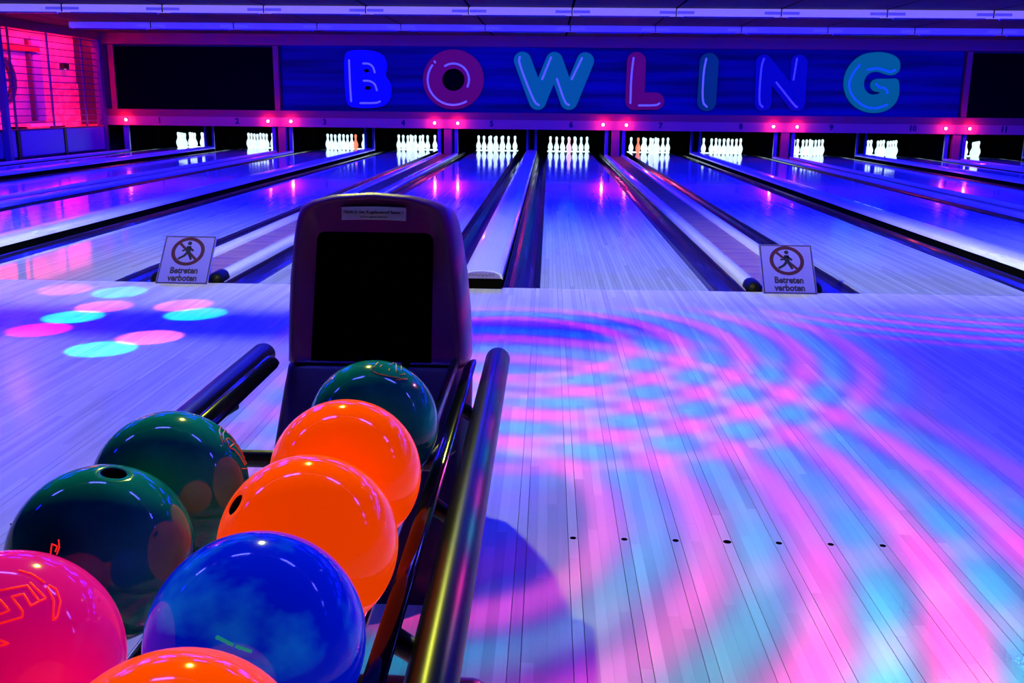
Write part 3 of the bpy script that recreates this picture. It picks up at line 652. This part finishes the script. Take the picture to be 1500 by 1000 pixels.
rings = [[P_(x, y, z) for (x, z) in hood_outline(n_o, g, h)] for (y, g, h) in secs]
# opening loop on the front face
def opening(n, y, sh=0.0):
    xa, xb, xa2, xb2, zt, zb = -0.158+sh, 0.132-sh, -0.186+sh, 0.124-sh, 0.818-sh, 0.486
    full = [(xa2, zb), (xa, zt-0.018), (xa+0.004, zt-0.006), (xa+0.016, zt), (xb-0.016, zt), (xb-0.004, zt-0.006), (xb, zt-0.018), (xb2, zb)]
    L = [0.0]; out = []
    for a, b in zip(full[:-1], full[1:]): L.append(L[-1]+math.hypot(b[0]-a[0], b[1]-a[1]))
    for i in range(n):
        s = L[-1]*i/(n-1); j = max(0, min(len(full)-2, int(np.searchsorted(L, s))-1)); u = (s-L[j])/(L[j+1]-L[j])
        out.append(P_(full[j][0]*(1-u)+full[j+1][0]*u, y, full[j][1]*(1-u)+full[j+1][1]*u))
    return out
allr = [opening(n_o, -3.745), opening(n_o, -3.752)] + rings
k = 0; vs_ = [q for r in allr for q in r]; fs_ = []
for i in range(len(allr)-1):
    for j in range(n_o): a = i*n_o+j; b = i*n_o+(j+1) % n_o; fs_.append((a, b, b+n_o, a+n_o))
fs_.append(tuple(range((len(allr)-1)*n_o, len(allr)*n_o)))
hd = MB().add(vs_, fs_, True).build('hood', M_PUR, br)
cav = [opening(n_o, -3.7465), opening(n_o, -3.55, 0.01), opening(n_o, -3.50, 0.03)]
MB().rings([list(reversed(r)) for r in cav], False, True, False).build('ball_opening', M_MATTE, hd)
# notice plate, slightly curved with the arch
lab = [P_(*q) for q in []]
zc_l = 0.864; mb = MB(); nseg = 10; top_, bot_ = [], []
for j in range(nseg+1):
    x = -0.091+0.157*j/nseg; bow = 0.0022*(1-((x+0.0125)/0.08)**2)
    top_.append((x, zc_l+0.0165+bow)); bot_.append((x, zc_l-0.0155+bow))
y1 = -3.7665
mb.add([P_(x, y1, z) for x, z in bot_+top_[::-1]] + [P_(x, y1+0.012, z) for x, z in bot_+top_[::-1]],
       [tuple(range(2*nseg+2)), tuple(reversed(range(2*nseg+2, 4*nseg+4)))] + [(j, 2*nseg+2+j, 2*nseg+2+(j+1) % (2*nseg+2), (j+1) % (2*nseg+2)) for j in range(2*nseg+2)])
notice = mb.build('notice_plate', mat('notice_white', (0.62, 0.58, 0.85), 0.5), hd)
for (s_, sz, z, bold) in (('Nicht in den Kugelauswurf fassen !', 0.0105, zc_l+0.005, 0.0003), ('zu Ihrer eigenen Sicherheit', 0.0062, zc_l-0.0065, 0.0001)):
    text(s_, sz, 'lettering', nav_p, hd, Matrix.Translation(P_(-0.0125, y1-0.0004, z)) @ FACE, bold=bold, ext=0.0003)
# lower housing
def slab(hw, yf, yb, z, r=0.05, n=7, hb=0.165, ox=-0.010):
    out = []
    for (cx, cy, a0) in ((hb-r+ox, yb-r, 0), (-hb+r+ox, yb-r, 90), (-hw+r+ox, yf+r, 180), (hw-r+ox, yf+r, 270)):
        for j in range(n): a = math.radians(a0+90*j/(n-1)); out.append(P_(cx+r*math.cos(a), cy+r*math.sin(a), z))
    return out
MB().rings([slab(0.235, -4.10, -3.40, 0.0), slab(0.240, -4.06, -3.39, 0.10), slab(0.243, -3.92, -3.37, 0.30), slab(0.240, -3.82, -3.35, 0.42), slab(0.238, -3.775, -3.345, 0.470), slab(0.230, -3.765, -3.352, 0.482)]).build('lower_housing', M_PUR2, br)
# outer bumper tubes
YB_ = -6.05
for s in (-1, 1):
    x = 0.295*s
    MB().tube([P_(x, YB_, 0.51), P_(x, -3.79, 0.51)], 0.0305, 20, True).build('bumper_tube', M_RUBBER, br)
    # inner flat rails, tilted towards the balls
    a = math.radians(38)*s; prof = []
    for j in range(16):
        th = 2*math.pi*j/16; u, v = 0.019*math.cos(th), 0.0085*math.sin(th); prof.append((u*math.cos(a)-v*math.sin(a), u*math.sin(a)+v*math.cos(a)))
    xr, zr = 0.236*s, 0.528
    MB().rings([[P_(xr+u*k_, y, zr+v*k_) for (u, v) in prof] for (y, k_) in ((YB_, 1), (-3.93, 1), (-3.905, 0.85), (-3.895, 0.4))]).build('inner_rail', M_CHROME, br)
    for y in (-4.20, -4.72, -5.12, -5.60):
        MB().tube([P_(xr+0.004*s, y, zr-0.018), P_(xr+0.03*s, y, 0.492), P_(x, y, 0.495)], 0.015, 10).build('bracket_arm', M_BLACK, br)
# ball support rods, cross bars, pedestal and feet
for xc_, ya_, zr_ in ((0.128, -3.78, 0.498), (-0.121, -4.70, 0.4855)):
    for dx in (-0.06, 0.06): MB().tube([P_(xc_+dx, YB_, zr_), P_(xc_+dx, ya_, zr_)], 0.011, 10).build('support_rod', M_STEEL if dx < 0 else M_CHROME, br)
for y in (-4.42, -5.35, -5.98):
    MB().tube([P_(-0.236, y, 0.505), P_(-0.20, y, 0.470), P_(0.20, y, 0.470), P_(0.236, y, 0.505)], 0.017, 10).build('cross_bar', M_BLACK, br)
MB().box(-0.055, 0.055, -0.29, -0.15, 0.03, 0.46).build('pedestal', M_BLACK, br, 0.012)
MB().tube([P_(-0.27, -4.50, 0.032), P_(0.285, -4.50, 0.032)], 0.032, 14, True).build('foot_bar', M_BLACK, br)
MB().box(-0.05, 0.05, -1.75, -1.63, 0.03, 0.46).build('pedestal', M_BLACK, br, 0.012)
MB().tube([P_(-0.27, -6.0, 0.032), P_(0.285, -6.0, 0.032)], 0.032, 14, True).build('foot_bar', M_BLACK, br)
for x in (-0.055, -0.005): MB().tube([P_(x, -4.40, 0.478), P_(x, -3.72, 0.497)], 0.008, 10).build('exit_rail', M_CHROME, br)
# ---------------------------------------------------------------- bowling balls
RB = 0.1085
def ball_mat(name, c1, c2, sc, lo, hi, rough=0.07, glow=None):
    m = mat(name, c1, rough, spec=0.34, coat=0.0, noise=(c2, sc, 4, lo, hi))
    if glow: b = m.node_tree.nodes['Principled BSDF']; b.inputs['Emission Color'].default_value = (*glow[0], 1); b.inputs['Emission Strength'].default_value = glow[1]  # even emission added, standing in for fluorescence
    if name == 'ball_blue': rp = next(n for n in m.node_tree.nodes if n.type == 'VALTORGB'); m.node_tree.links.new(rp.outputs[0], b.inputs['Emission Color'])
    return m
def hit(c, px, py):
    d = ray(px, py); d = d/np.linalg.norm(d); oc = CAM-np.array(c); b = oc@d; q = b*b-(oc@oc-RB*RB)
    if q < 0: q = 0
    h = CAM+d*(-b-math.sqrt(q)); n = h-np.array(c); return n/np.linalg.norm(n)
M_HOLE = mat('finger_hole_shade', (0.012, 0.006, 0.006), 0.6)  # near-black colour paints the shade inside the holes
def ball(c, label, m, hole=None, marks=(), mark_mat=None, mr=0.0007, hole_r=0.0135, turn=0.0):
    t = empty('bowling_ball', label, 'bowling ball', 'bowling balls on the rack', c)
    ax = Vector(hole) if hole is not None else Vector((0.1, 0.5, -0.85))
    ax.normalize(); Mr = ax.to_track_quat('Z', 'Y').to_matrix()
    a0 = math.asin(hole_r/RB); z0 = RB*math.cos(a0)
    prof = [(0.0005, z0-0.055), (hole_r*0.9, z0-0.053), (hole_r*0.92, z0-0.004), (hole_r*0.97, z0-0.0012)]
    MB().lathe(prof[::-1], n=32, M=Mr, caps=(False, True)).build('finger_hole', M_HOLE, t).rotation_euler.x = turn
    prof = prof[-1:] + [(RB*math.sin(a), RB*math.cos(a)) for a in [a0+0.006+(math.pi-a0-0.012)*i/40 for i in range(41)]]
    sh = MB().lathe(prof[::-1], n=64, M=Mr, caps=(True, False)).build('ball_shell', m, t); sh.rotation_euler.x = turn
    for k, ln in enumerate(marks):
        pts = []
        for (a, b) in zip(ln[:-1], ln[1:]):
            for i in range(4):
                u = i/4.0; pts.append(hit(c, a[0]*(1-u)+b[0]*u, a[1]*(1-u)+b[1]*u)*(RB+0.0001))
        pts.append(hit(c, *ln[-1])*(RB+0.0001))
        MB().tube([tuple(q) for q in pts], mr, 6).build('engraved_line', mark_mat, t)
    return t
M_GREEN = ball_mat('ball_green', (0.0, 0.19, 0.115), (0.01, 0.44, 0.28), (9, 9, 9), 0.42, 0.72)
M_ORANGE = ball_mat('ball_orange', (1.0, 0.085, 0.0), (1.0, 0.11, 0.0), (6, 6, 6), 0.3, 0.7, glow=((1.0, 0.055, 0.0), 0.72))   # added emission stands in for neon pigment under blacklight
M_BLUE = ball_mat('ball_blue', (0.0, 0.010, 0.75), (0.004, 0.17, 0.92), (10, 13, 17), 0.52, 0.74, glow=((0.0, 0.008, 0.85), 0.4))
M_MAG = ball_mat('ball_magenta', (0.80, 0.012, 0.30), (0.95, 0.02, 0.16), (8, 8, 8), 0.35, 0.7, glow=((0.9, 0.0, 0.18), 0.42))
gold = mat('engraving_gold', (0.75, 0.42, 0.04), 0.5); eng_o = mat('engraving_orange', (0.75, 0.26, 0.03), 0.5); eng_r = mat('engraving_red', (1.0, 0.06, 0.02), 0.5, emit=(1.0, 0.02, 0.01), es=0.7); eng_g = mat('engraving_teal', (0.02, 0.30, 0.28), 0.6, emit=(0.0, 0.16, 0.15), es=1.0)  # red and teal lines get added emission to look brighter
c = (-0.781, -4.590, 0.600)
z = lambda x, y: (500+x/10, 500+y/10)
ball(c, 'dark green ball with gold engraving, farthest one on the rack by the hood', M_GREEN, None,
     [[z(460, 395), z(540, 305)], [z(565, 380), z(590, 345)], [z(705, 355), z(765, 310)], [z(690, 440), z(705, 400)], [z(803, 320), z(805, 460)], [z(878, 360), z(880, 430)], [z(860, 490), z(930, 475)], [z(430, 410), z(520, 470), z(700, 510), z(900, 545), z(965, 545)], [z(800, 560), z(960, 555)]], gold, 0.0009)
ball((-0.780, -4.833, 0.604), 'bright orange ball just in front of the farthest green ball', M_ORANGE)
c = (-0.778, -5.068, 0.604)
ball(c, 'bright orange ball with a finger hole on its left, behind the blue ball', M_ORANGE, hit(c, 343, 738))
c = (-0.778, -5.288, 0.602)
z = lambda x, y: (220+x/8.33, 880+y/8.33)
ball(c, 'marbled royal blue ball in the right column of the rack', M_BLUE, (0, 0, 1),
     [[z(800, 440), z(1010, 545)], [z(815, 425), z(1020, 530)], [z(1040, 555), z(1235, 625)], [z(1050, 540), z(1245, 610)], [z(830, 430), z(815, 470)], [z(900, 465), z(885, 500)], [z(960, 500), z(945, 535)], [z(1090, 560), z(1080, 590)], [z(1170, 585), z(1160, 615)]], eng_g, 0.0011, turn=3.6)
c = (-1.027, -4.862, 0.590)
z = lambda x, y: (300+x/8.33, 590+y/8.33)
ball(c, 'dark green ball with orange line engraving, rear of the left column', M_GREEN, None,
     [[z(240, 270), z(195, 290), z(175, 340), z(190, 420), z(215, 490)], [z(300, 320), z(255, 320), z(222, 370), z(225, 450), z(240, 480)], [z(260, 440), z(290, 430), z(360, 490), z(440, 600), z(505, 740)], [z(260, 440), z(300, 545), z(360, 570), z(420, 640), z(490, 760)], [z(320, 340), z(315, 390), z(345, 400), z(360, 435), z(385, 420), z(390, 470)], [z(420, 480), z(430, 520), z(470, 540), z(480, 590), z(510, 620), z(520, 660)], [z(300, 545), z(350, 500)], [z(500, 740), z(540, 700)], [z(450, 800), z(560, 800)]], eng_o, 0.0009)
c = (-1.029, -5.080, 0.590)
ball(c, 'dark green ball with a round hole on top, middle of the left column', M_GREEN, hit(c, 167, 691), [[(74, 812), (76, 796), (84, 800), (81, 808)], [(86, 790), (87, 802), (83, 812)]], eng_r, 0.0009, 0.0155)
c = (-1.006, -5.340, 0.599)
z = lambda x, y: (x/4.762, 790+y/4.762)
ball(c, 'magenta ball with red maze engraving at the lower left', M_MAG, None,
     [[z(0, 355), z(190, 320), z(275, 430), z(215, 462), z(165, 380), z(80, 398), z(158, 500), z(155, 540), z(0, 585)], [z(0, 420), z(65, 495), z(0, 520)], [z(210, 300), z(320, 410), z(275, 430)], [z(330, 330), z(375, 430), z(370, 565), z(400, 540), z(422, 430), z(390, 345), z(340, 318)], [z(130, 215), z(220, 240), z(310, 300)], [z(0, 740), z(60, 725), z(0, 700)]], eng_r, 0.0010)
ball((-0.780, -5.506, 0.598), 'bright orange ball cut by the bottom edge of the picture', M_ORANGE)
